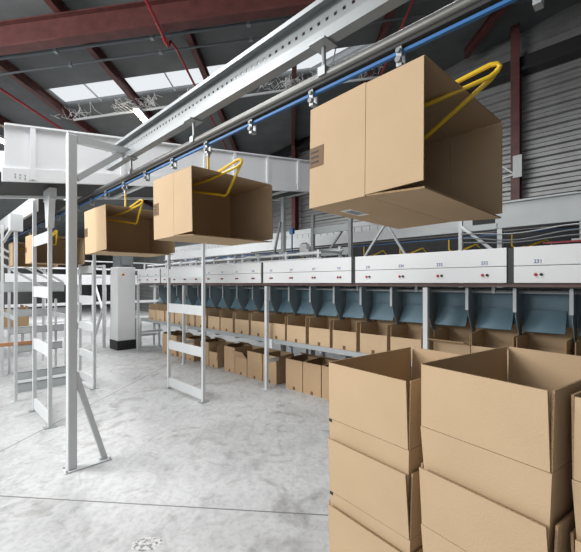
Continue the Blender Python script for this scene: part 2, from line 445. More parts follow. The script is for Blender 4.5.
for u in (.1, 1.15, 2.35, 3.45):
    h_ = part('hanger', MB().tube([(-u,RM-.01,RZ+.02),(-u,RM-.015,2.754)], .011, 8).box(-u-.05,-u+.05,RM-.07,RM+.03,2.744,2.754), M['galv'], t, smooth=False)
    part('clamp', MB().box(-u-.022,-u+.022,RM-.034,RM+.034,RZ-.01,RZ+.033), M['galv'], h_, base=BASE[t.name])
solo('conveyor_strip', MB().box(-11.5, 2.2, RM-.008, RM+.008, RZ-.069, RZ-.056), M['blue'],
     'bright blue conveyor strip running just below the steel tube rail', 'belt', (-2, RM, RZ-.09), True)
# carrier clips on the blue strip
pitch = .478; cu = [.75 + pitch*k for k in range(-1, 16)]
def clip_thing(u, label):
    t = thing('carrier_clip', label, 'clip', (-u, RM, RZ-.055), True, 'carrier clips along the rail')
    x = -u
    part('plate', MB().box(x-.012, x+.012, RM-.019, RM-.012, RZ-.125, RZ-.0465).box(x-.012,x+.012,RM+.012,RM+.019,RZ-.125,RZ-.0465).box(x-.012,x+.012,RM-.012,RM+.012,RZ-.125,RZ-.11), M['galv'], t)
    part('roller', MB().cyl((x, RM-.030, RZ-.100), 'y', .013, .011, 10), M['greyd'], t)
    part('roller', MB().cyl((x, RM-.030, RZ-.063), 'y', .010, .011, 10), M['greyd'], t)
    return t
proto = None
hookset = {1, 4, 7, 10, 13}
for k, u in enumerate(cu):
    if k in hookset:
        lb = {1: 'steel carrier clip holding the hanger of the nearest hanging carton', 4: 'steel carrier clip holding the hanger of the middle hanging carton',
              7: 'steel carrier clip holding the hanger of the leftmost big hanging carton'}.get(k, 'small steel carrier clip far along the rail beyond the white trough, %s from near' % ORD[k])
    else:
        lb = 'empty steel carrier clip on the blue strip, %s along from the near right end' % ORD[k]
    if proto is None: proto = clip_thing(u, lb)
    else: dup(proto, to_world((-u, RM, RZ-.055)), lb, 'carrier clips along the rail')

# hanging cartons with their yellow wire hangers
HW, HD, HH, HF = .653, .404, .275, .22
def hang(u, which, pose, sticker=False):
    u0, m0, zc, ya, pi_, ro = pose
    far = which.startswith('far')
    o = carton('open carton hanging sideways from the rail, %s' % which, HW, HD, HH,
               {'front': (HF, 4 if not far else 2), 'back': (HF, -1), 'left': (HF, 0), 'right': (HF, 1)},
               'cartons hanging from the overhead rail', 'card', tape=False)
    Uv = Vector((UX, UY, 0)); Yp = Vector((UY, -UX, 0)); Zp = Vector((0,0,1))
    R = Matrix((Yp, Zp, -Uv)).transposed()
    R = Matrix.Rotation(ya, 3, 'Z') @ Matrix.Rotation(pi_, 3, Yp) @ Matrix.Rotation(ro, 3, Uv) @ R
    o.rotation_euler = R.to_euler(); o.location = P(u0, m0, zc); z = zc-HD/2
    tp = part('tape', MB().box(-HW/2-.002, -HW/2, -.04, .04, .0, .075), M['tape'], o, label='brown tape end', base=(0,0,0))
    lm = MB()
    for q in (-.02, 0, .02): lm.box(-HW/2-.003, -HW/2-.002, q-.003, q+.003, .008, .05)
    if not far: part('print', lm, M['ink'], tp, base=(0,0,0))
    if sticker:
        s = part('sticker', MB().box(-HW/2+.12, -HW/2+.25, -HD/2-.002, -HD/2, .06, .115), M['sticker'], o, label='white address sticker', base=(0,0,0))
        part('print', MB().box(-HW/2+.14, -HW/2+.22, -HD/2-.003, -HD/2-.002, .07, .105), M['greyink'], s, base=(0,0,0))
    # hanger
    top = z + HD
    t = thing('wire_hanger', 'yellow wire hanger gripping the carton %s' % which, 'hanger', (-u, RM, RZ-.1255), True, 'yellow wire hangers')
    x = -u; r = .0085 if not far else .011
    T = x + .365
    pts = [(x, RM, RZ-.132), (x, RM, top+.035), (x+.012, RM, top+.020), (x+.03, RM, top+.020), (x+.1, RM, top+.028), (T-.03, RM, top+.062), (T-.008, RM+.004, top+.060),
           (T, RM+.008, top+.050), (T-.008, RM+.008, top+.036), (T-.03, RM-.005, top+.018), (x+.10, RM-.06, top-.032), (x-.12, RM-.08, top-.036)]
    part('wire', MB().tube(pts, r, 8), M['yellow'], t, smooth=True)
    ks = .09 if sticker else 0
    pts = [(T-.004, RM+.008, top+.044), (T-.03, RM+.012, top+.018), (x+.165-ks, RM+.04, top-.115), (x+.145-ks, RM+.035, top-.125), (x+.105-ks, RM+.01, top-.115), (x-.12, RM-.15, top-.075)]
    part('prop', MB().tube(pts, r, 8), M['yellow'], t, smooth=True)
    part('hook', MB().tube([(x, RM, RZ-.1255), (x, RM, RZ-.148)], .014, 8), M['galv'], t)
hang(cu[1], 'nearest and largest, at the upper right', (.983,1.448,2.093,-.062,-.011,.03), True)
hang(cu[4], 'the middle one in front of the white trough', (2.466,1.469,2.102,.01,-.01,-.011))
hang(cu[7], 'third from the right, beside the white column', (3.892,1.446,2.078,.048,-.026,-.012))
hang(cu[13], 'far one at the left edge beyond the barriers', (cu[13]+.24,1.46,2.09,.03,0,0))
hang(cu[16], 'farthest one at the left edge', (cu[16]+.24,1.46,2.09,-.03,0,0))

# ---- column carrying the overhead beam
t = thing('rail_column', 'white square steel column with slanted foot brace standing on the near left floor', 'column', (-3.565, .927, 0), True)
x, y = -3.565, .927
part('shaft', MB().box(x-.036,x+.036,y-.036,y+.036,.012,2.87), M['white'], t, bevel=.01)
part('base_plate', MB().box(x-.06,x+.06,y-.06,y+.31,0,.012), M['white'], t)
part('foot_brace', MB().bar((x,y+.26,.03),(x,y+.025,.83),.045,.045,(0,1,0)).box(x-.025,x+.025,y+.22,y+.285,.012,.03), M['white'], t)
part('cap', MB().box(x-.034,x+.034,y-.034,y+.034,2.87,2.885), M['white'], t, bevel=.006)
part('top_arm', MB().box(x-.03,x+.03,y+.037,1.408,2.81,2.868), M['white'], t)
part('top_brace', MB().bar((x,y+.04,2.50),(x,y+.40,2.80),.055,.05,(0,1,0)), M['white'], t)
bl = MB()
for dx in (-.045, .045):
    for dy in (-.048, .298): bl.cyl((x+dx,y+dy,.012),'z',.009,.012,8)
part('bolt', bl, M['galv'], t)

# ---- inclined trough conveyor crossing overhead
def zi(m): return 2.57 + .152*(m-.58)
t = thing('trough_conveyor', 'white high-sided inclined conveyor trough crossing overhead behind the hanging cartons', 'conveyor', (-4.45, 2.9, zi(2.9)), True)
ua, ub, ma, mb_ = 4.42, 5.42, .58, 5.3; HT = .54
def incl(mb, x0, x1, m0, m1, a, b):
    return mb.hexa([(x0,m0,zi(m0)+a),(x1,m0,zi(m0)+a),(x1,m1,zi(m1)+a),(x0,m1,zi(m1)+a),(x0,m0,zi(m0)+b),(x1,m0,zi(m0)+b),(x1,m1,zi(m1)+b),(x0,m1,zi(m1)+b)])
for xx in (-ua, -ub):
    s = 1 if xx == -ua else -1
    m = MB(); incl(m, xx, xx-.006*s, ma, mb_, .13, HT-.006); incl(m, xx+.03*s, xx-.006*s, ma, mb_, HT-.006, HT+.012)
    part('side_panel', m, M['white_lit'], t)
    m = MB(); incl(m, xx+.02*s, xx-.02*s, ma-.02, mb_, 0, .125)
    part('side_channel', m, M['white_lit'], t)
    for q in (ma+.2, 1.65, 2.75, 3.25, 3.9, 4.6):
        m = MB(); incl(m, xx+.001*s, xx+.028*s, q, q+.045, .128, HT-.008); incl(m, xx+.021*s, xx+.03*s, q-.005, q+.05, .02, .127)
        part('rib', m, M['white_lit'], t)
m = MB(); incl(m, -ub+.02, -ua-.02, ma+.02, mb_, .03, .045); incl(m, -ub+.02, -ua-.02, ma+.02, mb_, .10, .11)
part('belt', m, M['belt'], t)
m = MB()
for q in (1.9, 2.9, 3.7, 4.4, 5.0): incl(m, -ub+.02, -ua-.02, q, q+.06, 0, .028)
part('cross_member', m, M['white_lit'], t)
m = MB(); m.tube([(-ub+.03, ma+.02, zi(ma)+.07), (-ua-.03, ma+.02, zi(ma)+.07)], .05, 12)
part('end_roller', m, M['belt'], t, smooth=True)
part('end_guard', MB().box(-ub+.02,-ua-.02,ma-.05,ma-.035,zi(ma)+.02,zi(ma)+.12), M['white_lit'], t)
bl = MB()
for dy in (.06, .1, .14, .2):
    for dz in (.05, .08): bl.cyl((-ua+.02, ma+dy+.02, zi(ma)+dz), 'x', .006, .006, 6)
part('bolt', bl, M['greyd'], t)

def post(mb, u, m, z0, z1, s=.05): return mb.box(-u-s/2, -u+s/2, m-s/2, m+s/2, z0, z1)
def guard(label, ua_, ub_, m, zt, slats, sh=.12, mt='white', trumpet=False, s=.038):
    t = thing('safety_barrier', label, 'frame', (-(ua_+ub_)/2, m, 0), True, 'ladder-like barriers')
    for u in (ua_, ub_):
        p_ = part('post', post(MB(), u, m, .008, zt, s), M[mt], t)
        part('foot_plate', MB().box(-u-.045,-u+.045,m-.06,m+.06,0,.008), M['galv'], p_, base=BASE[t.name])
    for z0 in slats:
        part('slat', MB().box(-ub_+s/2, -ua_-s/2, m-s/2+.006, m-s/2+.012, z0, z0+sh).box(-ub_+s/2,-ua_-s/2,m-s/2+.012,m+s/2-.008,z0+sh-.006,z0+sh), M[mt], t)
    if trumpet:
        m2 = MB(); u = ua_
        m2.add([(-u-.13,m-.03,zt),(-u+.13,m-.03,zt),(-u+.13,m+.03,zt),(-u-.13,m+.03,zt),
                (-u-.05,m-.03,zt-.42),(-u+.05,m-.03,zt-.42),(-u+.05,m+.03,zt-.42),(-u-.05,m+.03,zt-.42)],
               [(0,1,2,3),(7,6,5,4),(0,4,5,1),(1,5,6,2),(2,6,7,3),(3,7,4,0)])
        m2.box(-u-.14,-u+.14,m-.033,m+.033,zt-.12,zt)
        part('head_bracket', m2, M['white'], t)
guard('white ladder-like guard frame left of the white column, under the trough', 4.78, 5.55, 1.03, 2.63, [.03, .78, 1.43, 2.05], .13, trumpet=True)
guard('white ladder-like guard frame standing alone on the open floor under the middle hanging carton', 4.33, 5.30, 2.70, 2.885, [.03, .60, 1.16, 1.68, 2.25], .13)
guard('pale ladder-like guard frame half hidden behind the white column', 6.05, 6.75, 1.88, 2.3, [.05, .42, .86, 1.28, 1.75], .12)

# lone posts and braces at the far left
def lone(u, m, zt, lb, s=.038, z0=0):
    t = thing('support_post', lb, 'post', (-u, m, 0), True)
    part('shaft', post(MB(), u, m, .008, zt, s), M['white'], t)
    part('foot_plate', MB().box(-u-.06,-u+.06,m-.06,m+.06,0,.008), M['white'], t)
    return t
lt = lone(6.15, .93, 2.5, 'white steel post second from the left edge, with a slanted head brace')
part('brace', MB().bar((-7.95,1.03,2.30),(-6.17,.95,2.46),.03,.04,(0,1,0)), M['white'], lt)
part('head_plate', MB().box(-6.15-.07,-6.15+.07,.86,1.0,2.3,2.52), M['white'], lt)
lone(8.0, 1.02, 2.6, 'white steel post at the very left edge of the view')
# a return conveyor frame far left: side channel overhead
t = thing('return_conveyor', 'white overhead conveyor channel carried by the posts at the far left', 'conveyor', (-7, 1.3, 2.6), True)
part('side_channel', MB().box(-9.8,-5.7,1.06,1.1,2.53,2.74), M['white'], t)
part('side_channel', MB().box(-9.8,-5.7,1.55,1.59,2.68,2.86), M['white'], t)
part('belt', MB().box(-9.8,-5.7,1.1,1.55,2.70,2.72), M['belt'], t)

# steel stair / stacked cross channels
t = thing('support_rack', 'light grey conveyor support frame with stacked cross channels and slanted rails at far left', 'frame', (-8.2, 1.7, 0), True)
steps = [(7.35, .02, .13), (7.7, .42, .12), (8.0, .70, .12), (8.35, .98, .13), (9.0, 1.42, .19)]
for u, z0, hh in steps:
    me_ = 1.85 if z0 < .6 else 2.2
    part('cross_channel', MB().box(-u-.012,-u+.012,1.12,me_,z0,z0+hh).box(-u-.06,-u+.012,1.12,me_,z0+hh-.012,z0+hh).box(-u-.06,-u+.012,1.12,me_,z0,z0+.012), M['grey'], t)
for mm in (1.13, 1.84):
    for u, zt2 in ((7.43, 1.0), (8.1, 1.3), (9.1, 1.6)): part('post', post(MB(), u, mm, 0, zt2, .035), M['white'], t)
    part('side_rail', MB().box(-9.1,-7.43,mm-.012,mm+.012,.98,1.05), M['grey'], t)
for a, b in (((-8.9,1.15,2.25),(-8.9,2.15,1.62)), ((-8.9,1.15,1.95),(-8.9,1.8,1.52)), ((-9.6,1.0,2.3),(-9.6,2.2,1.6))):
    part('handrail', MB().bar(a, b, .04, .045, (1,0,0)), M['white'], t)
part('landing_beam', MB().box(-9.1,-9.05,.6,2.2,1.42,1.62), M['grey'], t)
solo('floor_channel', MB().box(-6.62-.012,-6.62+.012,1.0,1.78,0,.13).box(-6.85,-6.62+.012,1.0,1.78,.118,.13), M['grey'], 'low grey steel channel lying on the floor in front of the far left conveyor frame', 'channel', (-6.65,1.4,0), True)
solo('wooden_bar', MB().box(-7.755,-7.70,.75,1.5,.5405,.60), M['orange'], 'orange-brown wooden bar resting on a grey cross channel at the left edge', 'bar', (-7.73,1.1,.5405), True)

# ------------------------------------------------------------------ the sorter row
GAP = [-.75 + 1.68*k for k in range(7)]
def text_mesh(s, size):
    cu_ = bpy.data.curves.new('txt', 'FONT'); cu_.body = s; cu_.size = size; cu_.align_x = 'CENTER'; cu_.extrude = .0008; cu_.offset = .0012
    ob = bpy.data.objects.new('txt', cu_); C.objects.link(ob)
    bpy.context.view_layer.update()
    me = bpy.data.meshes.new_from_object(ob.evaluated_get(bpy.context.evaluated_depsgraph_get()))
    bpy.data.objects.remove(ob); bpy.data.curves.remove(cu_)
    for v in me.vertices: v.co = (v.co.x, -v.co.z, v.co.y)
    return me
slot = 0
pl = ['cut off by the right edge and numbered 231', 'second from the right edge, numbered from 232', 'third from the right edge, below the nearest hanging carton', 'fourth from the right edge',
      'fifth from the right, partly behind the lone guard frame', 'farthest left, next to the white cabinet']
num = 228
for k in range(6):
    ua_, ub_ = GAP[k]+.028, GAP[k+1]-.028
    if k == 5: ub_ = 8.85
    t = thing('control_panel', 'long white sorter panel with buttons, ' + pl[k], 'panel', (-(ua_+ub_)/2, 3.72, 1.6), True, 'white panels along the sorter')
    part('upper_cover', MB().box(-ub_,-ua_,3.70,3.92,1.751,1.915), M['panelw'], t, bevel=.004)
    part('lower_cover', MB().box(-ub_,-ua_,3.70,3.92,1.600,1.747), M['panelw'], t, bevel=.004)
    part('joint_plate', MB().box(-ub_-.052,-ub_-.001,3.715,3.90,1.603,1.912), M['black'], t, label='black joint plate')
    for i in range(4):
        u = GAP[k] + .21 + .42*i
        if u > ub_-.1: break
        x = -u
        part('red_button', MB().cyl((x-.018,3.69,1.672),'y',.013,.012,12).cyl((x-.018,3.682,1.672),'y',.0095,.009,12), M['redbtn'], t, label='red button', smooth=True)
        part('black_switch', MB().cyl((x+.022,3.688,1.672),'y',.012,.013,12).box(x+.019,x+.025,3.683,3.69,1.662,1.682), M['black'], t, label='black switch')
        pt_ = part('number_plate', MB().box(x-.045,x+.045,3.6985,3.70,1.765,1.808), M['sticker'], t)
        me = text_mesh(str(num+i), .042); me.materials.append(M['bluetext'])
        tx = bpy.data.objects.new('number', me); C.objects.link(tx); tx.parent = pt_
        b = BASE[t.name]; tx.location = (x-b[0], 3.6983-b[1], 1.7715-b[2])
        part('name_tag', MB().box(x-.03,x+.034,3.699,3.70,1.612,1.634).box(x-.022,x+.026,3.6985,3.6992,1.618,1.628), M['sticker'], t)
    num += 4
URIGHT, ULEFT = -.75, 8.86
solo('sorter_rail', MB().box(-ULEFT,-URIGHT,3.76,3.80,1.565,1.598).box(-ULEFT,-URIGHT,3.74,3.80,1.565,1.571), M['brownrail'], 'long brownish red rail running directly below the white sorter panels', 'rail', (-4,3.76,1.55), True)
t = thing('sorter_track', 'grey tubular track and tray bed of the sorter behind the white panels', 'conveyor', (-4,4.3,1.5), True)
part('tube', MB().tube([(-ULEFT,4.02,1.515),(-URIGHT,4.02,1.515)], .018, 8), M['galv'], t, smooth=True)
part('tube', MB().tube([(-ULEFT,4.6,1.53),(-URIGHT,4.6,1.53)], .018, 8), M['galv'], t, smooth=True)
part('bed', MB().box(-ULEFT,-URIGHT,3.98,4.62,1.62,1.80), M['greyd'], t)
for k in range(12):
    u = URIGHT+.3+.8*k
    if u < ULEFT-.1: part('bracket', MB().box(-u-.015,-u+.015,3.99,4.002,1.50,1.62), M['galv'], t); part('bracket', MB().box(-u-.015,-u+.015,4.62,4.65,1.52,1.62), M['galv'], t)
# white tubes and stanchions above the panels
t = thing('guard_rail', 'white tubular guard rail standing along the top of the sorter panels', 'rail', (-6,4.3,1.9), True)
for mm, zz in ((4.05,2.03),(4.05,1.95),(4.55,2.10),(4.55,1.98)):
    part('rail', MB().tube([(-ULEFT-.2,mm,zz),(-3.4,mm,zz)], .018, 8), M['white'], t, smooth=True)
for k in range(9):
    u = 3.45+.66*k
    part('stanchion', MB().box(-u-.02,-u+.02,4.03,4.07,1.81,2.08).box(-u-.02,-u+.02,4.53,4.57,1.81,2.16).box(-u-.02,-u+.02,4.07,4.53,2.05,2.08), M['white'], t)

# front posts
PU = [1.70, 4.18, 6.64, 8.80]
for u, lb in zip(PU, ['behind the foreground carton stacks', 'with its foot visible left of the foreground stacks', 'behind the lone guard frame', 'at the far left end of the row']):
    t = thing('rack_post', 'slim white upright of the sorter, ' + lb, 'post', (-u,3.72,0), True, 'white uprights of the sorter')
    part('shaft', post(MB(),u,3.70,.008,1.552,.048), M['white'], t)
    part('foot_plate', MB().box(-u-.05,-u+.05,3.65,3.75,0,.008), M['white'], t)
    part('brace_arm', MB().box(-u-.02,-u+.02,3.724,3.93 if u<8 else 4.3,.40,.45), M['white'], t)
    part('shelf_bracket', MB().box(-u-.03,-u+.09,3.724,3.735,.62,.76), M['white'], t)

# chutes
slots = [.723 + .42*k for k in range(-1, 20)]
slots = [u for u in slots if u < 8.6]
t = None
def chute(label, u):
    t = thing('sorting_chute', label, 'chute', (-u,4.1,1.3), True, 'blue-grey chutes along the sorter')
    x = -u; pr = []
    curve = [(4.105,1.345),(4.10,1.33),(4.085,1.28),(4.06,1.235),(4.035,1.19),(4.01,1.15)]
    a = [(y,z) for y,z in curve]; b = [(y+.006,z-.008) for y,z in reversed(curve)]
    n = len(curve); mb = MB()
    # bulging sheet: a little convex across
    W = 7
    vs = []
    for lay in (0,1):
        for (y,z) in curve:
            for j in range(W):
                q = (j/(W-1)-.5); bul = .018*(1-4*q*q)
                vs.append((x-.02+q*.325, y-bul + lay*.006, z - lay*.006))
    fs = []
    for lay in (0,1):
        o = lay*n*W
        for i in range(n-1):
            for j in range(W-1): fs.append((o+i*W+j, o+i*W+j+1, o+(i+1)*W+j+1, o+(i+1)*W+j))
    N_ = n*W
    for i in range(n-1):
        for j in (0, W-1): fs.append((i*W+j, (i+1)*W+j, N_+(i+1)*W+j, N_+i*W+j))
    for j in range(W-1):
        for i in (0, n-1): fs.append((i*W+j, i*W+j+1, N_+i*W+j+1, N_+i*W+j))
    mb.add(vs, fs)
    part('slide', mb, M['chute'], t, smooth=True)
    xd = x + .21
    poly = [(3.87,1.553),(3.87,1.36),(3.90,1.27),(4.03,1.06),(4.09,1.07),(4.15,1.25),(4.15,1.50),(4.0-.005,1.495),(3.99,1.553)]
    d = part('divider', MB().prism(poly,'x',xd-.003,xd+.003), M['divider'], t, label='grey divider plate')
    part('front_lip', MB().prism([(xd-.016,3.862),(xd+.012,3.862),(xd+.012,3.868),(xd-.016,3.868)],'z',1.33,1.553), M['galv'], d, base=BASE[t.name])
    part('backplate', MB().box(x-.2,x+.2,4.118,4.124,1.20,1.50), M['chute'], t)
    return t
pr = None
for k, u in enumerate(slots):
    lb = 'curved blue-grey sheet chute below the white panels, %s from the right end' % ORD[k]
    if pr is None: pr = chute(lb, u)
    else: dup(pr, to_world((-u,4.1,1.3)), lb, 'blue-grey chutes along the sorter')

# carton shelf, bay by bay
bays = [(-.75,1.69,'behind the foreground stacks'),(1.71,4.17,'in the middle of the row'),(4.19,6.63,'behind the lone guard frame'),(6.65,8.79,'at the far left end')]
for a, b, lb in bays:
    t = thing('carton_shelf', 'grey steel shelf carrying open cartons under the chutes, bay ' + lb, 'shelf', (-(a+b)/2,4.0,.7), True, 'shelf bays of the sorter')
    part('front_beam', MB().box(-b,-a,3.737,3.765,.702,.762).box(-b,-a,3.765,3.79,.702,.707), M['galv'], t)
    part('rear_beam', MB().box(-b,-a,4.27,4.30,.685,.75), M['galv'], t)
    part('deck', MB().box(-b+.02,-a-.02,3.766,4.269,.742,.752), M['galv'], t)
    m = MB()
    q = a+.3
    while q < b-.05: m.box(-q-.02,-q+.02,3.80,4.20,.66,.741); q += .6
    part('cross_bar', m, M['galv'], t)
# shelf cartons
rr = random.Random(3)
for k, u in enumerate(slots):
    fl = {'back': (.20, 1), 'left': (.12, 0), 'right': (.12, 0)}
    extra = ''
    if k == 3: fl['front'] = (.16, 75); extra = ', front flap out'
    o = carton('small open carton on the shelf below the chutes, %s from right end%s' % (ORD[k], extra), .366, .40, .236, fl, 'open cartons on the sorter shelf', 'card', tape=True)
    if k in (2, 3): u -= .025 if k == 2 else .073
    o.location = P(u + rr.uniform(-.004,.004), 4.0+rr.uniform(-.004,.01), .753); o.rotation_euler = (0,0,RA+rr.uniform(-.012,.012))
# floor cartons
edges = [(321.6,340.5),(302.8,321.2),(285.6,302.4),(262.6,276.5),(247.2,262.2),(235,247),(224.2,234.7)]
fl_list = [(u_at(b,3.96), u_at(a,3.96)) for a, b in edges]
fl_list += [(5.86,6.14),(6.16,6.46),(6.70,7.01),(7.03,7.34),(7.42,7.74),(7.76,8.08)]
fl_list.sort()
desc = {2: 'hidden in part by the left foreground stack', }
for k, (a, b) in enumerate(fl_list):
    w = b-a-.008
    fl = {'back': (.14, 2), 'left': (.02, 0)}
    h = .45
    kind = (k+2) % 3
    nm_ = ''
    if abs(u_at(241,3.96)-(a+b)/2) < .15: h = .30; fl = {'front': (.15, 38), 'back': (.15, 0), 'left': (.15, 2), 'right': (.15, 2)}; nm_ = ', front flap leaning out'
    elif abs(u_at(255,3.96)-(a+b)/2) < .2 or abs(u_at(269,3.96)-(a+b)/2) < .2:
        h = .29; fl = {'front': (.155, 1), 'back': (.155, 0), 'right': (.155, 3), 'left': (.155, 0)}; nm_ = ', flaps upright'
    elif kind == 0 and a > 5: h = .29; fl = {'back': (.15, 0), 'left': (.15, 0), 'right': (.15, 0), 'front': (.14, 174)}; nm_ = ', front flap folded down'
    else: fl = {'back': (.10, -60), 'left': (.1, -70)}
    o = carton('brown carton on the floor under the shelf, %s from right%s' % (ORD[k], nm_), round(w,3), .40, h, fl, 'cartons on the floor under the shelf', 'card2')
    o.location = P((a+b)/2, 3.96+.20, 0); o.rotation_euler = (0,0,RA+rr.uniform(-.01,.01))
# rear side of the sorter: shelf and its cartons
t = thing('rear_shelf', 'dark steel shelf on the far side of the sorter, glimpsed between the chutes', 'shelf', (-3,4.9,.7), True)
part('deck', MB().box(-4.4,.75,4.72,5.2,.74,.752), M['galv'], t)
part('beam', MB().box(-4.4,.75,4.70,4.72,.68,.76), M['galv'], t)
for u in (-.6,1.9,4.3): part('leg', post(MB(),u,5.17,0,.74,.05), M['white'], t)
for k in range(10):
    u = .30+.42*k
    o = carton('open carton on the far side of the sorter behind the chutes, %s from right' % ORD[k], .38, .40, .30, {'back': (.17,2), 'front': (.15,0), 'left': (.1,0)}, 'cartons on the far side of the sorter', 'card', tape=False)
    o.location = P(u,4.95,.753); o.rotation_euler = (0,0,RA)

# cabinet at the far end of the row
cx_, cy_ = -9.28, 3.55
t = thing('switch_cabinet', 'tall white switch cabinet on a black plinth at the far end of the sorter', 'cabinet', (cx_,cy_,0), True)
part('body', MB().box(cx_-.27,cx_+.21,cy_-.22,cy_+.20,.22,1.98), M['panelw'], t, bevel=.012)
part('plinth', MB().box(cx_-.28,cx_+.22,cy_-.23,cy_+.21,0,.22), M['black'], t)
part('door_seam', MB().box(cx_-.255,cx_-.25,cy_-.222,cy_-.22,.25,1.95), M['greyd'], t)
e = part('stop_button', MB().cyl((cx_+.212,cy_-.10,1.80),'x',.03,.02,12), M['yellow'], t, label='yellow and red stop button')
part('mushroom', MB().cyl((cx_+.232,cy_-.10,1.80),'x',.02,.02,12), M['redbtn'], e, base=BASE[t.name])
t = thing('drive_motor', 'dark grey finned drive motor sitting on top of the white cabinet', 'motor', (cx_,cy_,1.98), True)
m = MB(); m.box(cx_-.24,cx_+.17,cy_-.16,cy_+.16,1.985,2.01)
for k in range(13): m.box(cx_-.24+.031*k,cx_-.24+.031*k+.016,cy_-.17,cy_+.17,2.01,2.30)
m.box(cx_-.235,cx_+.145,cy_-.145,cy_+.145,2.01,2.28); part('housing', m, M['greyd'], t)
part('fan_cover', MB().box(cx_+.149,cx_+.19,cy_-.12,cy_+.12,2.03,2.26), M['greyd'], t, bevel=.01)
# end frame with crossed braces left of the cabinet
fm = 3.25
t = thing('braced_frame', 'white frame with crossed braces between the cabinet and the white column', 'frame', (-10.15,fm,0), True)
for u in (9.75, 10.55): part('post', post(MB(),u,fm,0,2.05,.06), M['white'], t)
part('brace', MB().bar((-10.51,fm,.1),(-9.79,fm,1.0),.05,.05,(0,1,0)), M['white'], t)
part('brace', MB().bar((-10.51,fm,1.65),(-9.79,fm,.85),.05,.05,(0,1,0)), M['white'], t)
part('rail', MB().box(-10.52,-9.78,fm-.02,fm+.02,1.72,1.77), M['white'], t)
part('rail', MB().box(-10.52,-9.78,fm-.02,fm+.02,2.0,2.05), M['white'], t)
t = thing('end_conveyor', 'white conveyor frame with rails and panels far behind the cabinet', 'conveyor', (-12.2,3.6,0), True)
for mm in (1.7, 2.5, 3.3, 4.1, 4.9, 5.7): part('leg', post(MB(),12.2,mm,0,2.05,.06), M['white'], t)
for z0, hh in ((.45,.06),(.95,.08),(1.55,.3),(2.0,.05)): part('rail', MB().box(-12.16,-12.13,1.6,5.8,z0,z0+hh), M['white_lit'], t)
part('rail', MB().tube([(-12.1,1.6,2.25),(-12.1,5.8,2.25)],.02,8), M['white'], t)
part('belt', MB().box(-12.8,-12.24,1.6,5.8,1.70,1.74), M['belt'], t)
for mm in (2.1, 3.7, 5.3): part('stanchion', MB().box(-12.12,-12.08,mm-.02,mm+.02,2.05,2.26).box(-12.16,-12.08,mm-.02,mm+.02,2.0,2.05), M['white'], t)

# low side table frame at the end of the row
t = thing('end_stand', 'small white steel stand with lower shelf at the far end of the row', 'stand', (-9.0,3.5,0), True)
for u, mm in ((8.95,3.82),(9.25,3.82),(8.95,4.3),(9.25,4.3)): part('leg', post(MB(),u,mm,0,.72,.04), M['white'], t)
part('top', MB().box(-9.28,-8.92,3.79,4.33,.72,.75), M['white'], t)
part('lower_shelf', MB().box(-9.23,-8.97,3.84,4.28,.30,.33), M['white'], t)

# ------------------------------------------------------------------ behind the sorter
t = thing('upper_conveyor', 'long pale grey conveyor side beam above the sorter at the right edge', 'conveyor', (0,5.5,2.3), True)
part('side_panel', MB().box(-1.55,2.2,5.46,5.47,2.33,2.66).box(-1.55,2.2,5.42,5.47,2.65,2.665).box(-1.55,2.2,5.42,5.47,2.325,2.335), M['grey'], t)
part('bed', MB().box(-1.5,2.2,5.48,6.0,2.40,2.44), M['belt'], t)
hm = MB()
for u in (.62,): hm.box(-u-.03,-u+.03,5.44,5.5,2.12,2.325); hm.box(-u-.1,-u+.1,5.40,5.54,2.10,2.12)
part('drop_leg', hm, M['white'], t)
part('tray_bar', MB().box(-1.0,-.42,5.40,5.44,2.08,2.098), M['redp'], t, label='short red tray bar')
lm = MB().box(-1.52,-1.46,5.43,5.49,0,2.325); part('leg', lm, M['white'], t)
part('leg', MB().box(-2.02,-1.97,5.43,5.48,0,2.5), M['white'], t)
part('brace', MB().bar((-1.98,5.42,2.4),(-1.35,5.42,1.85),.04,.03,(0,1,0)), M['galv'], t)
part('cross_rail', MB().box(-2.6,-1.53,5.44,5.47,2.32,2.40), M['grey'], t)
t = thing('far_conveyor', 'long white conveyor running in the background between sorter and profiled wall', 'conveyor', (-6,7,2.5), True)
part('side_panel', MB().box(-14,-1.7,6.98,7.0,2.52,2.76).box(-14,-1.7,6.94,7.0,2.50,2.52), M['white'], t)
part('bed', MB().box(-14,-1.7,7.0,7.5,2.6,2.64), M['belt'], t)
m = MB()
for k in range(60): m.box(-13.9+.2*k,-13.9+.2*k+.02,6.965,6.98,2.76,2.86)
m.box(-14,-1.7,6.96,6.985,2.86,2.875); part('side_guide', m, M['white'], t)
for u in (2.6,5.0,7.4,9.8,12.2): part('leg', post(MB(),u,7.05,0,2.5,.06), M['white'], t)
t = thing('far_mezzanine_beam', 'broad white beam in the far background beside the profiled wall', 'beam', (-8,8.2,2.8), True)
part('beam', MB().box(-16,-1,8.1,8.3,2.9,3.2), M['white'], t)
for u in (3.5,7,10.5,14): part('leg', post(MB(),u,8.2,0,2.9,.12), M['white'], t)
t = thing('rear_dark_casing', 'dark long casing added to cover the bright wall behind the sorter and hanger rail', 'machine', (-3,6.7,0), True)  # dark casing added to darken this band and hide the bright wall
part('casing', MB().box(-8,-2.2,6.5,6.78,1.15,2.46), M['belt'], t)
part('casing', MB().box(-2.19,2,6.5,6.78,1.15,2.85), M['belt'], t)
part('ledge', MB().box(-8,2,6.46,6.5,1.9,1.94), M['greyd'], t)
for u in (-1.8,1.5,4.8,7.8): part('leg', post(MB(),u,6.62,0,1.15,.08), M['greyd'], t)
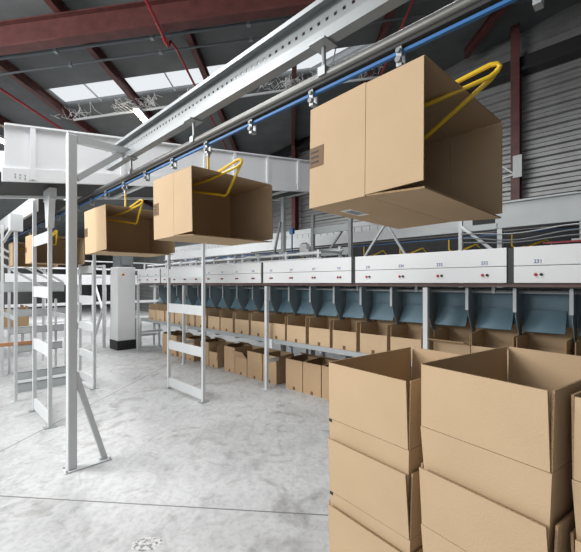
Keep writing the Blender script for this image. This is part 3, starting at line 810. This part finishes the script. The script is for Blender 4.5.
# rear rail with empty yellow hangers
t = thing('rear_rail', 'thin blue and dark hanger rail behind the sorter, below the far white conveyor', 'rail', (-3,6.1,2.3), True)
part('tube', MB().tube([(1,6.1,2.36),(-11,6.1,2.36)], .02, 8), M['steel'], t, smooth=True)
part('strip', MB().box(-11,1,6.09,6.11,2.315,2.325), M['blue'], t, label='blue strip')
for u in (-.7,4.6,10): part('leg', post(MB(),u,6.3,0,2.36,.05), M['greyd'], t)
def yh(px, lb):
    u = u_at(px,6.1); t = thing('wire_hanger', lb, 'hanger', (-u,6.1,2.3), True, 'yellow wire hangers'); x=-u
    part('wire', MB().tube([(x,6.1,2.305),(x,6.1,2.14),(x+.06,6.1,2.10),(x+.42,6.1,2.2),(x+.02,6.1,2.04),(x-.18,6.15,2.0)], .012, 6), M['yellow'], t, smooth=True)
    part('prop', MB().tube([(x+.42,6.1,2.2),(x+.5,6.15,2.09),(x-.1,6.2,2.03)], .012, 6), M['yellow'], t, smooth=True)
for px, lb in ((364,'left of the pair below the nearest carton'),(400,'right of the pair below the nearest carton'),(449,'beside the white brace near right edge'),(272,'in the gap right of the middle carton'),(303,'behind the small white junction box'),(512,'nearest the right edge above panel joint')):
    yh(px,'empty yellow wire hanger on rear rail, '+lb)
# frames rising above the panels
t = thing('support_post', 'white post with slanted brace holding the right end of the trough', 'post', (-u_at(283.5,4.85),4.85,0), True)
u = u_at(283.5,4.85); zt = zi(4.85)-.005
part('shaft', post(MB(),u,4.85,0,zt,.07), M['white'], t)
part('brace', MB().bar((-u-.3,4.78,1.75),(-u-.03,4.80,2.75),.035,.035,(0,1,0)), M['galv'], t)
t = thing('ladder_frame', 'grey ladder-like frame with diagonal brace rising behind the panels under the nearest carton', 'frame', (-u_at(330,5.0),5.3,0), True)
ua_, ub_ = u_at(350.5,5.3), u_at(313,5.3)
for u in (ua_, ub_): part('post', post(MB(),u,5.3,0,2.9,.06), M['galv'], t)
part('slat', MB().box(-ub_+.03,-ua_-.03,5.29,5.31,2.52,2.65), M['grey'], t)
part('slat', MB().box(-ub_+.03,-ua_-.03,5.29,5.31,2.10,2.23), M['grey'], t)
part('brace', MB().bar((-ub_+.1,5.33,1.9),(-ua_,5.33,2.75),.03,.03,(0,1,0)), M['galv'], t)
part('brace', MB().bar((-ua_+.1,5.26,1.75),(-ua_+.7,5.26,2.55),.035,.03,(0,1,0)), M['white'], t)
part('brace', MB().bar((-ua_+.75,5.26,2.5),(-ua_+1.2,5.26,1.8),.035,.03,(0,1,0)), M['galv'], t)
u = u_at(305,5.0)
t = thing('junction_box', 'small white junction box on a stalk above the panels in the gap between cartons', 'box', (-u,5.0,1.9), True)
part('case', MB().box(-u-.08,-u+.08,4.94,5.04,2.09,2.31), M['panelw'], t, bevel=.006)
m = MB()
for k in range(4): m.cyl((-u-.055+.036*k,4.99,2.31),'z',.011,.025,8)
part('gland', m, M['black'], t)
part('stalk', post(MB(),u,5.06,.0,2.2,.03), M['galv'], t)
u = u_at(292,5.6)
solo('blue_beacon', MB().box(-u-.05,-u+.05,5.57,5.63,2.64,2.76).box(-u-.012,-u+.012,5.59,5.61,0,2.64), M['blue'], 'small bright blue sensor box in the gap between the middle and nearest cartons', 'sensor', (-u,5.6,0), True)
t = thing('cable_bundle', 'grey cables drooping above the sorter panels at the right edge', 'cable', (-.6,5.2,2.2), True)
for k, (z0, sag) in enumerate(((2.28,.05),(2.22,.07),(2.16,.04))):
    part('cable', MB().tube([(-1.95+.1*q, 5.34+.012*k, z0 - sag*math.sin(q/26*math.pi*2)**2) for q in range(27)], .009, 6), M['greyd' if k else 'galv'], t, smooth=True)

# far left clutter: distant racks of cartons
t = thing('packing_table', 'distant light steel table carrying cartons at the far left', 'table', (-11.0,2.2,0), True)
for u in (10.0,11.0):
    for mm in (1.2,1.8): part('leg', post(MB(),u,mm,0,.6,.05), M['white'], t)
part('top', MB().box(-11.1,-9.9,1.1,1.95,.6,.64), M['grey'], t)
for k, (u, mm) in enumerate(((10.2,1.5),(10.75,1.5))):
    o = carton('distant brown carton on the far left table, %s' % ('nearer' if k == 0 else 'farther'), .42,.5,.34,{'back':(.1,0)}, 'cartons on the distant table','card2',tape=False)
    o.location = P(u,mm,.641); o.rotation_euler=(0,0,RA)

# ------------------------------------------------------------------ light and camera
w = bpy.data.worlds.new('overcast_sky'); bpy.context.scene.world = w; w.use_nodes = True
w.node_tree.nodes['Background'].inputs['Color'].default_value = (.93, .97, 1, 1)
w.node_tree.nodes['Background'].inputs['Strength'].default_value = .75
def area(name, loc, tgt, sx, sy, e, col=(1,1,1)):
    l = bpy.data.lights.new(name, 'AREA'); l.shape = 'RECTANGLE'; l.size = sx; l.size_y = sy; l.energy = e; l.color = col
    o = bpy.data.objects.new(name, l); C.objects.link(o); o.location = loc
    o.rotation_euler = (Vector(tgt)-Vector(loc)).to_track_quat('-Z','Y').to_euler(); return o
area('roof_fill', (-3.2, 3.0, 5.25), (-3.2, 3.0, 0), 4, .8, 190)  # unseen fill lights added under the roof, no fixtures there
area('roof_fill', (-4.5, 9.5, 4.9), (-4.5, 9.5, 0), 5, .8, 230)
area('roof_fill', (-9.5, 15, 4.3), (-9.5, 15, 0), 5, 1.5, 450)  # unseen fill added to brighten the dim far end
area('roof_fill', (1.0, 3.4, 5.9), (1.0, 3.4, 0), 3, .8, 60)
area('side_fill', (-6.5, 1.0, 3.7), (0, 2.2, 2.3), 6, 1.6, 450, (1, .985, .96))  # unseen fill added at the left, standing in for side daylight

cam = bpy.data.cameras.new('camera'); co = bpy.data.objects.new('camera', cam); C.objects.link(co)
cam.sensor_fit = 'HORIZONTAL'; cam.sensor_width = 36; cam.lens = F/581*36; cam.shift_y = (HY-276)/581; cam.clip_start = .02
co.location = (0,0,EYE); co.rotation_euler = (math.radians(90),0,0)
S = bpy.context.scene; S.camera = co
S.view_settings.view_transform = 'Standard'; S.view_settings.look = 'None'; S.view_settings.exposure = .27; S.view_settings.gamma = 1
S.view_settings.use_curve_mapping = False
